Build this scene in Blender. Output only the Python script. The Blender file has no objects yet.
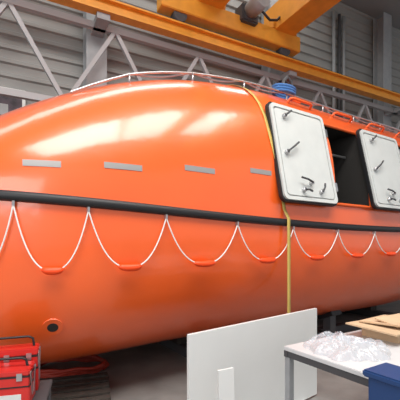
import bpy, bmesh, math, random
from mathutils import Vector, Matrix, noise
random.seed(4)
scene=bpy.context.scene
try:
    scene.view_settings.view_transform='Standard'
except Exception: pass
COL=scene.collection
# ---------------- materials
def mat(name,col,rough=0.5,metal=0.0,coat=0.0,noise_amt=0.0,nscale=5.0,bump=0.0,bscale=20.0,crough=0.06,**kw):
    m=bpy.data.materials.new(name); m.use_nodes=True
    nt=m.node_tree; b=nt.nodes['Principled BSDF']
    b.inputs['Base Color'].default_value=(*col,1)
    b.inputs['Roughness'].default_value=rough
    b.inputs['Metallic'].default_value=metal
    b.inputs['Coat Weight'].default_value=coat
    b.inputs['Coat Roughness'].default_value=crough
    for k,v in kw.items():
        b.inputs[k.replace('_',' ')].default_value=v
    tc=nt.nodes.new('ShaderNodeTexCoord')
    if noise_amt>0:
        n=nt.nodes.new('ShaderNodeTexNoise'); n.inputs['Scale'].default_value=nscale; n.inputs['Detail'].default_value=6
        nt.links.new(tc.outputs['Object'],n.inputs['Vector'])
        r=nt.nodes.new('ShaderNodeValToRGB')
        lo=[max(0,c*(1-noise_amt)) for c in col]; hi=[min(1,c*(1+noise_amt)) for c in col]
        r.color_ramp.elements[0].position=0.3; r.color_ramp.elements[1].position=0.7
        r.color_ramp.elements[0].color=(*lo,1); r.color_ramp.elements[1].color=(*hi,1)
        nt.links.new(n.outputs['Fac'],r.inputs['Fac']); nt.links.new(r.outputs['Color'],b.inputs['Base Color'])
    if bump>0:
        n2=nt.nodes.new('ShaderNodeTexNoise'); n2.inputs['Scale'].default_value=bscale; n2.inputs['Detail'].default_value=3
        nt.links.new(tc.outputs['Object'],n2.inputs['Vector'])
        bp=nt.nodes.new('ShaderNodeBump'); bp.inputs['Strength'].default_value=bump; bp.inputs['Distance'].default_value=0.02
        nt.links.new(n2.outputs['Fac'],bp.inputs['Height']); nt.links.new(bp.outputs['Normal'],b.inputs['Normal'])
        nt.links.new(bp.outputs['Normal'],b.inputs['Coat Normal'])
    return m
M_OR=mat('orange_gelcoat',(0.89,0.122,0.016),0.36,coat=1.0,noise_amt=0.04,nscale=1.5,bump=0.28,bscale=2.6,crough=0.14)
M_ORD=mat('orange_paint',(0.82,0.12,0.018),0.4)
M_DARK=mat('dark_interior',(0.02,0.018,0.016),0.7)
M_BLACK=mat('black_rubber',(0.012,0.012,0.014),0.5)
M_WHITE=mat('white_gelcoat',(0.62,0.64,0.62),0.3,noise_amt=0.04)
M_WHITE2=mat('white_inner',(0.36,0.36,0.35),0.4)
M_STEEL=mat('steel',(0.55,0.55,0.56),0.3,metal=0.9)
M_GREY=mat('grey_paint',(0.30,0.31,0.32),0.5,noise_amt=0.08)
M_LGREY=mat('light_grey_paint',(0.38,0.38,0.39),0.5)
M_DGREY=mat('dark_grey',(0.06,0.06,0.065),0.6)
M_TAPE=mat('reflective_tape',(0.33,0.32,0.31),0.4,metal=0.2)
M_ROPE=mat('white_rope',(0.8,0.78,0.75),0.8)
M_GROPE=mat('grey_rope',(0.42,0.43,0.46),0.8)
M_BROPE=mat('blue_rope',(0.05,0.16,0.4),0.8)
M_FLOAT=mat('orange_float',(0.92,0.07,0.006),0.45)
M_STRAP=mat('yellow_strap',(0.55,0.40,0.10),0.7)
M_YEL=mat('crane_yellow',(0.72,0.30,0.03),0.45,noise_amt=0.08)
M_WALL=mat('wall_siding_metal',(0.265,0.262,0.25),0.55,noise_amt=0.12,nscale=0.6)
M_FLOOR=mat('concrete_floor',(0.22,0.215,0.205),0.45,noise_amt=0.2,nscale=3,bump=0.1)
M_CEIL=mat('ceiling_metal',(0.25,0.25,0.25),0.7)
M_RED=mat('red_enamel',(0.55,0.02,0.015),0.35,coat=0.3)
M_BLUE=mat('blue_plastic',(0.015,0.05,0.16),0.4)
M_TABLE=mat('table_top_laminate',(0.58,0.59,0.60),0.35,noise_amt=0.04)
M_BOARD=mat('white_board',(0.70,0.71,0.70),0.45,noise_amt=0.03,nscale=2)
M_CARD=mat('cardboard',(0.56,0.40,0.25),0.8,noise_amt=0.1)
M_WOOD=mat('dark_wood',(0.05,0.04,0.033),0.8,noise_amt=0.3,nscale=12)
M_PLAST=mat('clear_plastic',(0.62,0.66,0.72),0.12,bump=0.6,bscale=25,Alpha=0.38,coat=1.0)
M_HOSE=mat('red_hose',(0.42,0.04,0.02),0.5)
M_POST=mat('poster_print',(0.075,0.05,0.07),0.6,noise_amt=0.9,nscale=3)
# ---------------- helpers
def empty(name,loc=(0,0,0),rz=0):
    e=bpy.data.objects.new(name,None); e.location=loc; e.rotation_euler=(0,0,rz); COL.objects.link(e); return e
def addmesh(name,verts,faces,m,parent=None,smooth=False,mats=None):
    me=bpy.data.meshes.new(name); me.from_pydata([tuple(v) for v in verts],[],faces); me.update()
    for mm in (mats or [m]): me.materials.append(mm)
    if smooth:
        for p in me.polygons: p.use_smooth=True
    o=bpy.data.objects.new(name,me); COL.objects.link(o)
    if parent: o.parent=parent
    return o
def box(name,c,size,m,parent=None,rot=None,bevel=0.0,seg=2):
    bm=bmesh.new(); bmesh.ops.create_cube(bm,size=1)
    bmesh.ops.scale(bm,vec=size,verts=bm.verts)
    if bevel>0: bmesh.ops.bevel(bm,geom=bm.edges[:],offset=bevel,segments=seg,affect='EDGES')
    me=bpy.data.meshes.new(name); bm.to_mesh(me); bm.free(); me.materials.append(m)
    o=bpy.data.objects.new(name,me); o.location=c
    if rot is not None:
        if isinstance(rot,Matrix): o.rotation_euler=rot.to_euler()
        else: o.rotation_euler=rot
    COL.objects.link(o)
    if parent: o.parent=parent
    return o
def tube(name,pts,r,m,parent=None,cyclic=False,smooth=True):
    cu=bpy.data.curves.new(name,'CURVE'); cu.dimensions='3D'; cu.bevel_depth=r; cu.bevel_resolution=3; cu.use_fill_caps=True
    sp=cu.splines.new('POLY'); sp.points.add(len(pts)-1)
    for i,p in enumerate(pts): sp.points[i].co=(p[0],p[1],p[2],1)
    sp.use_cyclic_u=cyclic; sp.use_smooth=smooth
    cu.materials.append(m)
    o=bpy.data.objects.new(name,cu); COL.objects.link(o)
    if parent: o.parent=parent
    return o
def cyl(name,a,b,r,m,parent=None,seg=20):
    a=Vector(a);b=Vector(b); d=b-a
    bm=bmesh.new(); bmesh.ops.create_cone(bm,cap_ends=True,segments=seg,radius1=r,radius2=r,depth=d.length)
    me=bpy.data.meshes.new(name); bm.to_mesh(me); bm.free(); me.materials.append(m)
    for p in me.polygons: p.use_smooth=len(p.vertices)==4
    o=bpy.data.objects.new(name,me); o.location=(a+b)/2
    o.rotation_euler=Vector((0,0,1)).rotation_difference(d).to_euler(); COL.objects.link(o)
    if parent:o.parent=parent
    return o
def beam(name,a,b,w,h,m,parent=None):
    a=Vector(a);b=Vector(b);d=b-a
    x=d.normalized(); up=Vector((0,0,1))
    if abs(x.z)>0.99: up=Vector((0,1,0))
    y=up.cross(x).normalized(); z=x.cross(y)
    R=Matrix((x,y,z)).transposed()
    return box(name,(a+b)/2,(d.length,w,h),m,parent,rot=R)
def ibeam(name,a,b,w,h,t,m,parent):
    a=Vector(a);b=Vector(b)
    beam(name+'_web',a,b,t,h,m,parent)
    for k,s in (('top',1),('bottom',-1)):
        o=Vector((0,0,s*(h/2-t/2))); beam(name+'_flange_'+k,a+o,b+o,w,t*1.2,m,parent)
# ---------------- boat
ANG=math.radians(32.6)
BM=1.7
O=(-0.33-math.sin(ANG)*BM, 3.3+math.cos(ANG)*BM, 0)
boat=empty('lifeboat',O,ANG)
S0,S1=-2.3,8.5
def sm(t): return max(0.0,min(1.0,t))
def par(s):
    t=sm((0.3-s)/2.6); B=BM*math.sqrt(max(0,1-t**2.6))
    t2=sm((s-4.8)/3.7); B*=max(0,1-t2**2.2)**0.6
    t=sm((2.6-s)/4.9); H=2.05*max(0,1-t**2.3)**0.84
    t2=sm((s-4.5)/4.0); H*=math.sqrt(max(0,1-t2**2.6))
    zg=1.84+0.0066*(3.6-s)**2 if s<3.6 else 1.84+0.012*(s-3.6)**2
    D=zg-0.32
    t=sm((0.2-s)/2.5); D*=math.sqrt(max(0,1-t**7))
    t2=sm((s-4.5)/4.0); D*=math.sqrt(max(0,1-t2**3))
    k=sm((s+1.8)/2.6); k=k*k*(3-2*k)
    pu=2.2+0.75*k
    return B,H,D,zg,pu,2.45+0.8*(1-k)
def surf(s,zr,off=0.0,side=-1):
    B,H,D,zg,pu,pl=par(s)
    if zr>=0: y=B*max(0,1-(zr/H)**pu)**(1/pu) if H>0 else 0
    else: y=B*max(0,1-(-zr/D)**pl)**(1/pl)
    return Vector((s,side*(y+off),zg+zr))
def surfn(s,zr,off=0.0,side=-1):
    p=surf(s,zr,0,side); e=0.01
    a=surf(s+e,zr,0,side)-surf(s-e,zr,0,side); b=surf(s,zr+e,0,side)-surf(s,zr-e,0,side)
    n=a.cross(b).normalized()
    if n.y*side<0: n=-n
    return p+n*off,n
NS,NR=140,112
verts=[];faces=[]
for i in range(NS+1):
    a=i/NS; s=S0+(S1-S0)*(0.5-0.5*math.cos(math.pi*a))
    s=min(max(s,S0+0.0005),S1-0.0005)
    B,H,D,zg,pu,pl=par(s)
    for j in range(NR):
        th=2*math.pi*j/NR; c,sn=math.cos(th),math.sin(th)
        if sn>=0: y=math.copysign(abs(c)**(2/pu),c)*B; z=zg+H*abs(sn)**(2/pu)
        else: y=math.copysign(abs(c)**(2/pl),c)*B; z=zg-D*abs(sn)**(2/pl)
        verts.append((s,y,z))
for i in range(NS):
    for j in range(NR):
        a=i*NR+j; b=i*NR+(j+1)%NR
        faces.append((a,b,b+NR,a+NR))
faces.append(tuple(range(NR-1,-1,-1)))
faces.append(tuple(NS*NR+j for j in range(NR)))
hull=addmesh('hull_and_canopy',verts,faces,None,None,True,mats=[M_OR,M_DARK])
bm=bmesh.new(); bm.from_mesh(hull.data); bmesh.ops.recalc_face_normals(bm,faces=bm.faces); bm.to_mesh(hull.data); bm.free()
OPEN=((2.50,3.33),(4.38,5.18))
for (s0,s1) in OPEN:
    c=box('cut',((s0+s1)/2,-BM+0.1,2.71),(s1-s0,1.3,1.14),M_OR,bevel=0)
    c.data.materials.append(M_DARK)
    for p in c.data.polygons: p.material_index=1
    md=hull.modifiers.new('b','BOOLEAN'); md.operation='DIFFERENCE'; md.object=c; md.solver='EXACT'
    dg=bpy.context.evaluated_depsgraph_get()
    nm=bpy.data.meshes.new_from_object(hull.evaluated_get(dg))
    hull.modifiers.clear(); hull.data=nm
    bpy.data.objects.remove(c)
hull.parent=boat
for p in hull.data.polygons: p.use_smooth=(p.material_index==0)
for side,nm in ((-1,'near'),(1,'far')):
    prof=[(-0.03,-0.042),(0.02,-0.042),(0.04,-0.028),(0.045,0),(0.04,0.028),(0.02,0.042),(-0.03,0.042)]
    vv=[];ff=[];NP=len(prof);NF=120
    for i in range(NF+1):
        s=S0+0.004+(S1-S0-0.008)*(0.5-0.5*math.cos(math.pi*i/NF))
        e=0.004
        b0=par(max(S0,s-e))[0]; b1=par(min(S1,s+e))[0]
        tx,ty=(min(S1,s+e)-max(S0,s-e)),side*(b1-b0); L=math.hypot(tx,ty); nx,ny=-ty/L*side,tx/L*side
        B,H,D,zg,_,_=par(s)
        for (o_,z_) in prof: vv.append((s+nx*o_,side*B+ny*o_,zg+z_))
    for i in range(NF):
        for j in range(NP):
            ff.append((i*NP+j,i*NP+(j+1)%NP,(i+1)*NP+(j+1)%NP,(i+1)*NP+j))
    fo=addmesh('fender_'+nm,vv,ff,M_BLACK,boat,True)
    bm=bmesh.new(); bm.from_mesh(fo.data); bmesh.ops.recalc_face_normals(bm,faces=bm.faces); bm.to_mesh(fo.data); bm.free()
    an=[-1.75,-1.25,-0.7,0,0.85,1.7,2.55,3.4,4.25,5.1,5.95,6.7,7.3]
    for k in range(len(an)-1):
        a,b=an[k],an[k+1]; rp=[]
        zb=1.375+0.012*k
        for i in range(31):
            u=i/30; s=a+(b-a)*u; B,H,D,zg,_,_=par(s)
            za=zg-0.07; w=(2*abs(u-0.5))
            z=zb+(za-zb)*(0.5*w**2+0.5*w**3.2)
            rp.append((s,side*(B+0.03),z))
        tube('grab_rope_%s_%d'%(nm,k),rp,0.0062,M_ROPE,boat)
        sc=(a+b)/2; B=par(sc)[0]
        n=12; vv=[];ff=[]
        L=0.24*(b-a)/0.85*1.1
        for i in range(n+1):
            x=-1+2*i/n; r=0.031*math.sqrt(max(0,1-abs(x)**3))+0.002
            ps=surf(sc+x*L*0.5,0,0.04,side)
            for j in range(10):
                t=2*math.pi*j/10
                vv.append((ps.x,ps.y+r*math.cos(t),zb+0.012*x*x+r*math.sin(t)))
        for i in range(n):
            for j in range(10):
                p=i*10+j;q=i*10+(j+1)%10; ff.append((p,q,q+10,p+10))
        addmesh('rope_float_%s_%d'%(nm,k),vv,ff,M_FLOAT,boat,True)
        B,_,_,zg,_,_=par(a)
        box('rope_anchor_%s_%d'%(nm,k),(a,side*(B+0.02),zg-0.06),(0.018,0.04,0.04),M_STEEL,boat)
def patch(name,s0,s1,z,h,m,off=0.004,nu=12,nv=3,slope=0.0,side=-1):
    v=[];f=[]
    for i in range(nu+1):
        s=s0+(s1-s0)*i/nu
        for j in range(nv+1):
            zz=z-h/2+h*j/nv+slope*(s-s0)
            v.append(surfn(s,zz-par(s)[3],off,side)[0])
    for i in range(nu):
        for j in range(nv):
            a=i*(nv+1)+j; f.append((a,a+nv+1,a+nv+2,a+1))
    return addmesh(name,v,f,m,boat)
for k,(sc,z,hw) in enumerate(((-1.04,2.275,0.14),(-0.39,2.30,0.17),(0.40,2.36,0.18),(1.22,2.43,0.16))):
    patch('reflective_tape_%d'%k,sc-hw,sc+hw,z,0.055,M_TAPE)
patch('reflective_tape_far',0.2,0.6,2.35,0.06,M_TAPE,side=1)
P,n=surfn(-0.94,0.89-par(-0.94)[3],0.0)
cyl('drain_port_ring',P-n*0.03,P+n*0.010,0.085,M_OR,boat,28)
cyl('drain_port_hole',P-n*0.03,P+n*0.013,0.045,M_DARK,boat,24)
kv=[(s,0.0,par(s)[3]-par(s)[2]) for s in [S0+0.7+0.25*i for i in range(33)]]
kvv=[];kf=[]
for (x,y,z) in kv:
    kvv+=[(x,-0.05,z+0.06),(x,0.05,z+0.06),(x,0.04,z-0.08),(x,-0.04,z-0.08)]
for i in range(len(kv)-1):
    a=4*i
    for j in range(4): kf.append((a+j,a+(j+1)%4,a+4+(j+1)%4,a+4+j))
kf+= [(3,2,1,0),(len(kvv)-4,len(kvv)-3,len(kvv)-2,len(kvv)-1)]
addmesh('keel',kvv,kf,M_OR,boat)
def rrect(w,h,r,n=6):
    pts=[]
    for cx,cy,a0 in ((w/2-r,h/2-r,0),(-w/2+r,h/2-r,90),(-w/2+r,-h/2+r,180),(w/2-r,-h/2+r,270)):
        for i in range(n+1):
            a=math.radians(a0+90*i/n); pts.append((cx+r*math.cos(a),cy+r*math.sin(a)))
    return pts
def slab(name,w,h,r,y0,y1,m,par_,wi=None,hi=None,ri=None):
    o=rrect(w,h,r); N=len(o); v=[];f=[]
    if wi is None:
        v=[(p[0],y0,p[1]) for p in o]+[(p[0],y1,p[1]) for p in o]
        f=[tuple(range(N)),tuple(range(2*N-1,N-1,-1))]+[(i,i+N,(i+1)%N+N,(i+1)%N) for i in range(N)]
    else:
        q=rrect(wi,hi,ri)
        for L in ((o,y0),(o,y1),(q,y0),(q,y1)): v+=[(p[0],L[1],p[1]) for p in L[0]]
        for i in range(N):
            j=(i+1)%N
            f+=[(i,i+N,j+N,j),(2*N+i,2*N+j,3*N+j,3*N+i),(i,j,2*N+j,2*N+i),(N+i,3*N+i,3*N+j,N+j)]
    ob=addmesh(name,v,f,m,par_)
    bmm=bmesh.new(); bmm.from_mesh(ob.data); bmesh.ops.recalc_face_normals(bmm,faces=bmm.faces); bmm.to_mesh(ob.data); bmm.free()
    return ob
def hatch(idx,s0,s1,z0,z1):
    h=bpy.data.objects.new('hatch_door_%d'%idx,None); COL.objects.link(h); h.parent=boat
    sc=(s0+s1)/2
    pb=surf(sc,z0-par(sc)[3],0.03); pt=surf(sc,z1-par(sc)[3],0.03)
    tilt=math.atan2(pt.y-pb.y,pt.z-pb.z)
    c=(pb+pt)/2; H=(pt-pb).length; W=s1-s0
    h.location=(sc,c.y-0.075,c.z); h.rotation_euler=(-tilt,0,0)
    slab('gasket',W,H,0.08,-0.005,0.04,M_BLACK,h)
    slab('rim',W-0.045,H-0.045,0.07,-0.03,0.01,M_WHITE,h,W-0.13,H-0.13,0.05)
    slab('panel',W-0.11,H-0.11,0.05,-0.014,0.0,M_WHITE2,h)
    slab('inner_panel',W-0.165,H-0.165,0.045,-0.026,-0.012,M_WHITE,h)
    for (lx,lz,dx,dz) in ((-W*0.28,H*0.36,0.10,0.07),(-W*0.34,-H*0.02,0.20,0.14),(W*0.0,-H*0.30,-0.2,0.04),(W*0.16,-H*0.38,0.05,0.10),(-W*0.15,-H*0.38,0.1,-0.02)):
        cyl('latch_pivot',(lx,-0.012,lz),(lx,-0.07,lz),0.026,M_STEEL,h,12)
        tube('latch_lever',[(lx,-0.07,lz),(lx+dx*0.5,-0.09,lz+dz*0.5),(lx+dx,-0.08,lz+dz)],0.012,M_DGREY,h)
    for hz in (-H*0.3,H*0.3):
        box('hinge',(W/2,-0.005,hz),(0.05,0.05,0.12),M_STEEL,h,bevel=0.006)
hatch(1,1.44,2.45,2.10,3.34)
hatch(2,3.27,4.30,2.12,3.34)
hatch(3,5.22,6.1,2.15,3.3)
for k,(s0,s1) in enumerate(OPEN):
    pts=[]
    za,zb_=2.145,3.275
    for i in range(11): pts.append(surfn(s0,za-par(s0)[3]+(zb_-za)*i/10,0.01)[0])
    for i in range(9):
        s=s0+(s1-s0)*i/8; pts.append(surfn(s,zb_-par(s)[3],0.01)[0])
    for i in range(11): pts.append(surfn(s1,zb_-par(s1)[3]-(zb_-za)*i/10,0.01)[0])
    for i in range(9):
        s=s1-(s1-s0)*i/8; pts.append(surfn(s,za-par(s)[3],0.01)[0])
    tube('opening_frame_%d'%k,pts,0.022,M_ORD,boat,cyclic=True)
    for q in range(3):
        box('seat_back_%d_%d'%(k,q),(s0+0.15+q*0.25,-BM+0.62,2.5),(0.18,0.06,0.55),M_DGREY,boat,bevel=0.02)
        box('seat_harness_%d_%d'%(k,q),(s0+0.12+q*0.25,-BM+0.58,2.5),(0.03,0.02,0.5),M_GREY,boat)
    tube('interior_rail_%d'%k,[(s0+0.02,-BM+0.4,2.95),(s1-0.02,-BM+0.4,2.95)],0.018,M_STEEL,boat)
for k,s in enumerate((2.3,3.25,4.15,5.0)):
    pts=[]
    for (ds,o) in ((-0.22,0),(-0.21,0.06),(-0.17,0.075),(0.17,0.075),(0.21,0.06),(0.22,0)):
        pts.append(surfn(s+ds,3.54-par(s)[3],o)[0])
    tube('grab_handle_%d'%k,pts,0.018,M_ORD,boat)
def roofpt(s,f,off):
    B,H,D,zg,pu,pl=par(s)
    y=-B*f; return Vector((s,y,zg+H*(1-abs(f)**pu)**(1/pu)+off))
for nm,f in (('near',0.62),('far',-0.62)):
    pts=[roofpt(-0.7+0.2*i,f,0.02+0.07*min(1,i/3)) for i in range(42)]
    tube('roof_rail_'+nm,pts,0.013,M_STEEL,boat)
    for i in range(3,42,4):
        s=-0.7+0.2*i; cyl('roof_rail_post_%s_%d'%(nm,i),roofpt(s,f,-0.02),roofpt(s,f,0.09),0.012,M_STEEL,boat,10)
    pts=[]
    for i in range(150):
        s=-0.1+0.05*i; pts.append(roofpt(s,f*0.97,0.095-0.06*abs(math.sin(math.pi*(s+0.1)/0.8))))
    tube('roof_rope_'+nm,pts,0.010,M_GROPE if nm=='near' else M_BROPE,boat)
box('lifting_hook_base',(2.6,-0.7,roofpt(2.6,0.41,0.03)[2]),(0.5,0.3,0.1),M_ORD,boat,bevel=0.02)
box('lifting_hook_block',(2.55,-0.7,roofpt(2.6,0.41,0.03)[2]+0.13),(0.16,0.1,0.2),M_BROPE,boat,bevel=0.03)
zt=roofpt(2.6,0.41,0.03)[2]+0.2
tube('lifting_hook',[(2.6,-0.7,zt-0.05),(2.6,-0.7,zt+0.12),(2.68,-0.7,zt+0.2),(2.78,-0.7,zt+0.14),(2.78,-0.7,zt+0.03)],0.03,M_DGREY,boat)
tube('rope_coil',[(2.3+0.2*math.cos(t*0.5),-1.0+0.1*math.sin(t*0.5),roofpt(2.3,0.59,0.05)[2]+t*0.003) for t in range(40)],0.022,M_BROPE,boat)
# ---------------- strap
v=[];f=[];path=[];W=0.05;ss=1.42
for i in range(30):
    fr=-0.7+1.66*i/29
    if fr<0.96: path.append(roofpt(ss,fr,0.012)+Vector((0,-0.006,0)))
for zr in (1.0,0.7,0.4,0.15):
    p=surf(ss,zr,0.012); p.x+=0.17*(1-zr); path.append(p)
B,_,_,zg,_,_=par(ss)
path+= [Vector((ss+0.17,-B-0.056,zg+0.04)),Vector((ss+0.17,-B-0.058,zg-0.05))]
for i in range(10): path.append(Vector((ss+0.17,-B-0.06,zg-0.15-i*0.138)))
for p in path: v+=[p+Vector((-W/2,0,0)),p+Vector((W/2,0,0))]
for i in range(len(path)-1): f.append((2*i,2*i+1,2*i+3,2*i+2))
st=addmesh('ratchet_strap',v,f,M_STRAP,boat,True)
md=st.modifiers.new('s','SOLIDIFY'); md.thickness=0.004
# ---------------- cradle
cr=empty('boat_cradle',O,ANG)
for k,s in enumerate((1.1,3.4,6.0)):
    B,H,D,zg,pu,pl=par(s)
    zb=zg-D-0.08
    box('cross_beam_%d'%k,(s,0,0.07),(0.2,2.3,0.14),M_DGREY,cr,bevel=0.01)
    box('keel_block_%d'%k,(s,0,(0.14+zb)/2),(0.22,0.3,max(0.03,zb-0.14)),M_WOOD,cr)
    for sd in (-1,1):
        yy=0.95; zz=zg-D*(1-(yy/B)**pl)**(1/pl)
        box('post_%d_%d'%(k,sd),(s,sd*yy,(zz+0.10)/2),(0.14,0.14,zz-0.10),M_DGREY,cr)
        box('pad_%d_%d'%(k,sd),(s,sd*yy,zz-0.03),(0.26,0.3,0.07),M_BLACK,cr,rot=(sd*0.4,0,0),bevel=0.01)
for sd in (-1,1): box('rail_%d'%sd,(3.55,sd*0.6,0.07),(5.0,0.14,0.13),M_DGREY,cr)
# ---------------- room
floor=box('floor',(1,5,-0.05),(30,30,0.1),M_FLOOR)
WA=math.atan2(0.469,0.883)
def siding(name,t0,t1,z0,z1,pitch=0.28):
    v=[];f=[];prof=[]
    z=z0
    while z<z1:
        prof+= [(z,0),(z+pitch*0.55,0),(z+pitch*0.65,-0.045),(z+pitch*0.9,-0.045)]; z+=pitch
    prof.append((z,0))
    for (zz,y) in prof: v+=[(t0,y,zz),(t1,y,zz)]
    n=len(prof)
    for i in range(n-1): f.append((2*i,2*i+1,2*i+3,2*i+2))
    b=len(v); v+=[(t0,0.15,z0),(t1,0.15,z0),(t1,0.15,z),(t0,0.15,z)]
    f.append((b,b+3,b+2,b+1))
    return addmesh(name,v,f,M_WALL)
wb=siding('wall_back',-9,14,0,9.5); wb.location=(0,9,0); wb.rotation_euler=(0,0,WA)
ce=box('ceiling',(1,5,9.6),(30,30,0.15),M_CEIL)
R=empty('steel_frame',(0,9,0),WA)
for k,t in enumerate((-7.5,-2.7,2.1,6.9,11.5)):
    ym=-0.3
    box('column_web_%d'%k,(t,ym,4.7),(0.03,0.36,9.4),M_GREY,R)
    for s_ in (-1,1): box('column_flange_%d_%d'%(k,s_),(t,ym+s_*0.18,4.7),(0.42,0.03,9.4),M_GREY,R)
YT=-0.75
zt,zb=6.0,4.35
beam('truss_top_chord',(-8.5,YT,zt),(13,YT,zt),0.1,0.12,M_LGREY,R)
beam('truss_bottom_chord',(-8.5,YT,zb),(13,YT,zb),0.1,0.12,M_LGREY,R)
t=-8.2;k=0
while t<12:
    beam('truss_diag_a%d'%k,(t,YT,zt),(t+0.97,YT,zb),0.08,0.08,M_LGREY,R)
    beam('truss_diag_b%d'%k,(t+0.97,YT,zb),(t+1.94,YT,zt),0.08,0.08,M_LGREY,R)
    t+=1.94;k+=1
PC=empty('wall_conduit',(0,9,0),WA)
for k,t in enumerate((4.75,5.0,5.2)): cyl('pipe_%d'%k,(t,-0.12,0),(t,-0.12,9),0.05,M_DGREY if k==1 else M_GREY,PC,12)
# crane
C=empty('overhead_crane',(0,9,0),WA)
YR=-1.1
ibeam('runway_beam',(-8.5,YR,6.2),(13,YR,6.2),0.22,0.26,0.03,M_YEL,C)
cyl('rail',(-8.5,YR,6.38),(13,YR,6.38),0.03,M_DGREY,C,8)
for t in (-7.5,-2.7,2.1,6.9,11.5): box('runway_bracket_%g'%t,(t,(YR-0.48)/2,6.0),(0.25,abs(YR+0.4),0.12),M_GREY,C)
box('end_carriage',(0.35,YR,6.72),(3.8,0.3,0.38),M_YEL,C,bevel=0.015)
for t in (-1.1,1.8):
    cyl('wheel_%g'%t,(t,YR-0.1,6.5),(t,YR+0.1,6.5),0.15,M_DGREY,C,24)
for k,t in enumerate((-0.4,1.72)):
    box('main_girder_%d'%k,(t,YR-4.8,7.2),(0.6,10.2,0.65),M_YEL,C,bevel=0.01)
    box('girder_endplate_%d'%k,(t,YR-0.0,7.0),(0.75,0.36,0.2),M_YEL,C)
cyl('drive_motor',(0.6,YR-0.25,7.0),(0.6,YR-0.75,7.0),0.18,M_GREY,C,24)
box('drive_gearbox',(0.6,YR-0.1,6.95),(0.45,0.35,0.4),M_DGREY,C,bevel=0.03)
tube('crane_cable',[(0.85,YR-0.3,7.1),(1.05,YR-0.4,6.85),(1.3,YR-0.35,6.95),(1.45,YR-0.3,7.1)],0.03,M_BLACK,C)
Wn=empty('framed_wall_poster',(0,9,0),WA)
box('print',(-5.1,-0.1,4.0),(2.1,0.02,1.3),M_POST,Wn)
box('backing',(-5.1,-0.06,4.0),(2.1,0.06,1.3),M_GREY,Wn)
for z in (3.35,4.65): box('frame_h_%g'%z,(-5.1,-0.1,z),(2.16,0.06,0.06),M_WHITE,Wn)
for t in (-6.15,-4.05): box('frame_v_%g'%t,(t,-0.1,4.0),(0.06,0.06,1.36),M_WHITE,Wn)
for k,(px,pz,pw,ph) in enumerate(((-4.5,4.25,0.35,0.22),(-5.0,4.3,0.3,0.3),(-4.7,3.8,0.6,0.12),(-5.6,4.1,0.4,0.5))):
    box('print_patch_%d'%k,(px,-0.112,pz),(pw,0.006,ph),M_GREY,Wn)
# ---------------- foreground
def local(name,x,y,z,rz): return empty(name,(x,y,z),rz)
bd=local('white_panel_board',-0.09,2.62,0,math.atan2(1.1,1.32))
box('panel',(0.86,0,0.475),(1.72,0.03,0.91),M_BOARD,bd,bevel=0.003)
for x in (0.25,1.45):
    box('foot_%g'%x,(x,0,0.012),(0.06,0.4,0.024),M_BOARD,bd)
ob=box('white_panel_offcut',(0.19,2.50,0.355),(0.13,0.02,0.71),M_BOARD,rot=(-0.04,0,0.5))
TA=math.radians(32)
tb=local('work_table',0.62,2.6,0,TA)
Lx,Ly=2.0,1.1
box('top',(Lx/2,-Ly/2,0.835),(Lx,Ly,0.03),M_TABLE,tb,bevel=0.004)
for (a,b,sx,sy) in ((Lx/2,-0.02,Lx,0.03),(Lx/2,-Ly+0.02,Lx,0.03),(0.02,-Ly/2,0.03,Ly),(Lx-0.02,-Ly/2,0.03,Ly)):
    box('apron',(a,b,0.797),(sx,sy,0.045),M_DGREY,tb)
for a in (0.03,Lx-0.03):
    for b in (-0.03,-Ly+0.03): box('leg',(a,b,0.39),(0.045,0.045,0.78),M_GREY,tb)
box('stretcher',(0.03,-Ly/2,0.2),(0.03,Ly-0.06,0.03),M_GREY,tb)
def crumple(name,cx,cy,rx,ry,h,seed,m,base=0.0):
    n=80; v=[];f=[]
    for i in range(n+1):
        for j in range(n+1):
            a=-1+2*i/n;b=-1+2*j/n
            r=max(abs(a),abs(b)); rr=math.sqrt(a*a+b*b)+1e-6
            q=r/rr; a2,b2=a*q,b*q; d=math.sqrt(a2*a2+b2*b2)
            env=max(0,1-d**4)
            nn=noise.noise(Vector((a2*1.7+seed,b2*1.7,seed)))
            rg=1-abs(noise.noise(Vector((a2*3+seed,b2*4,seed+3))))*2
            rg2=1-abs(noise.noise(Vector((a2*7+seed,b2*6,seed+5))))*2
            z=h*env*(0.35+0.5*nn+0.35*rg+0.14*rg2)
            k=1+0.2*noise.noise(Vector((a2*3,b2*3,seed)))
            v.append((rx*a2*k,ry*b2*k,max(0.0,z)+0.002+base))
    for i in range(n):
        for j in range(n):
            p=i*(n+1)+j; f.append((p,p+n+1,p+n+2,p+1))
    o=addmesh(name,v,f,m,None,True)
    o.matrix_world=Matrix.Translation((0.62,2.6,0.85))@Matrix.Rotation(TA,4,'Z')@Matrix.Translation((cx,cy,0))
    return o
crumple('plastic_sheet',0.32,-0.30,0.28,0.27,0.13,1.3,M_PLAST)
crumple('plastic_sheet',0.95,-0.78,0.55,0.22,0.10,7.3,M_PLAST)
crumple('plastic_sheet',1.65,-0.3,0.28,0.24,0.19,3.9,M_PLAST)
def tl(x,y,z):
    return Matrix.Translation((0.62,2.6,0.85))@Matrix.Rotation(TA,4,'Z')@Vector((x,y,z))
cb=empty('cardboard_box_flat',tl(0.98,-0.27,0.0),TA)
box('box_under',(0.05,0,0.04),(0.5,0.3,0.08),M_CARD,cb)
box('sheet_1',(0,0,0.09),(0.66,0.42,0.012),M_CARD,cb,rot=(0.03,0.02,0))
box('sheet_2',(0.05,0.04,0.115),(0.5,0.32,0.012),M_CARD,cb,rot=(-0.04,0.03,0.15))
box('flap',(0.05,-0.05,0.14),(0.42,0.2,0.01),M_CARD,cb,rot=(0.15,-0.03,-0.1))
bb=local('blue_storage_bin',0.833,1.8,0,TA)
box('body',(0.105,-0.32,0.47),(0.19,0.6,0.94),M_BLUE,bb,bevel=0.015)
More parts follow.
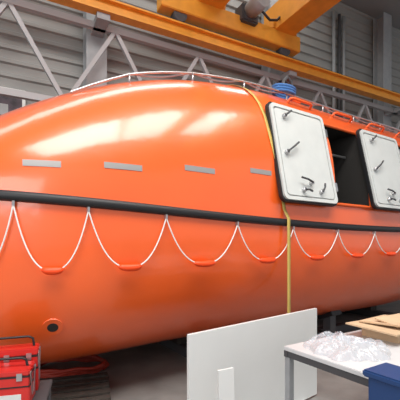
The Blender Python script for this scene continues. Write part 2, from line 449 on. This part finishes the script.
box('rim',(0.105,-0.32,0.945),(0.215,0.64,0.035),M_BLUE,bb,bevel=0.008)
# tool cart + toolboxes
ct=local('tool_cart',-1.5,2.55,0,0.3)
box('shelf_top',(0,0,0.49),(0.75,0.42,0.03),M_DGREY,ct,bevel=0.005)
box('shelf_low',(0,0,0.16),(0.75,0.42,0.03),M_DGREY,ct,bevel=0.005)
for a in (-0.35,0.35):
    for b in (-0.19,0.19):
        cyl('leg',(a,b,0.06),(a,b,0.49),0.015,M_DGREY,ct,10)
        cyl('caster',(a-0.015,b,0.04),(a+0.015,b,0.04),0.04,M_BLACK,ct,16)
def toolbox(x,y,z,rz,w=0.42,d=0.2,h=0.2):
    t=local('toolbox',x,y,z,rz)
    box('base',(0,0,h*0.25),(w,d,h*0.5),M_RED,t,bevel=0.006)
    box('label',(0.0,-d/2-0.001,h*0.25),(w*0.75,0.004,h*0.17),M_WHITE,t)
    for s_ in (-1,1):
        box('tray_%d'%s_,(0,s_*d*0.27,h*0.66),(w*0.98,d*0.46,h*0.26),M_RED,t,bevel=0.005)
        box('lid_%d'%s_,(0,s_*d*0.27,h*0.9),(w,d*0.5,h*0.16),M_RED,t,bevel=0.008)
        box('gap_%d'%s_,(0,s_*d*0.27,h*0.8),(w*0.99,d*0.475,h*0.04),M_BLACK,t)
        for e in (-1,1):
            beam('link_%d_%d'%(s_,e),(e*(w/2+0.003),s_*d*0.1,h*0.2),(e*(w/2+0.003),s_*d*0.4,h*0.9),0.006,0.018,M_STEEL,t)
        for e in (-0.35,0.0,0.35): box('latch',(w*e,s_*(d/2+0.004),h*0.8),(0.035,0.01,0.05),M_STEEL,t)
    tube('handle',[(-w*0.42,0,h*0.95),(-w*0.4,0,h*1.15),(-w*0.33,0,h*1.2),(w*0.33,0,h*1.2),(w*0.4,0,h*1.15),(w*0.42,0,h*0.95)],0.009,M_BLACK,t)
    box('seam',(0,0,h*0.53),(w*0.995,d*0.99,h*0.04),M_BLACK,t)
toolbox(-1.39,2.43,0.505,0.25,h=0.25)
toolbox(-1.44,2.63,0.505,0.35,h=0.33,d=0.15)
pts=[]
for i in range(260):
    a=i*0.12; r=0.42+0.05*math.sin(i*0.37)+0.03*math.sin(i*0.11)
    pts.append((-1.65+r*math.cos(a),4.45+0.8*r*math.sin(a),0.03+0.022*(i//52)+0.008*math.sin(i)))
tube('hose_coil',pts,0.02,M_HOSE)
pl=local('wooden_pallet',-1.35,3.6,0,0.3)
for k in range(5): box('deck_%d'%k,(0,-0.32+0.16*k,0.115),(0.8,0.1,0.02),M_WOOD,pl)
for x in (-0.36,0,0.36): box('bearer_%g'%x,(x,0,0.052),(0.09,0.74,0.104),M_WOOD,pl)
# ---------------- lights
def area(name,loc,tgt,sx,sy,power,col=(1,0.98,0.95)):
    l=bpy.data.lights.new(name,'AREA'); l.shape='RECTANGLE'; l.size=sx; l.size_y=sy; l.energy=power; l.color=col
    o=bpy.data.objects.new(name,l); o.location=loc
    d=Vector(tgt)-Vector(loc); o.rotation_euler=d.to_track_quat('-Z','Y').to_euler(); COL.objects.link(o); return o
def sky(name,loc,sx,sy,power):
    o=area(name,loc,(loc[0],loc[1],0),sx,sy,power); o.rotation_euler=(0,0,ANG); return o
sky('skylight_lamp',(-0.5,-1.4,8.8),5.0,3.8,800)
sky('skylight_lamp',(3.9,1.4,8.8),5.0,3.8,680)
sky('skylight_lamp',(-2.5,6.0,9.2),14,1.2,240)
area('window_light',(-3.5,-5.0,4.0),(-0.5,4,1.5),6,3,260,(1,0.98,0.96))
w=bpy.data.worlds.new('world'); scene.world=w; w.use_nodes=True
w.node_tree.nodes['Background'].inputs[0].default_value=(0.92,0.95,1,1)
w.node_tree.nodes['Background'].inputs[1].default_value=0.6
# ---------------- camera
cam=bpy.data.cameras.new('camera'); co=bpy.data.objects.new('camera',cam); COL.objects.link(co)
co.location=(0,0,1.6); co.rotation_euler=(math.pi/2,0,0)
cam.lens=31.5; cam.sensor_width=36; cam.shift_y=0.1125; cam.clip_end=100
scene.camera=co
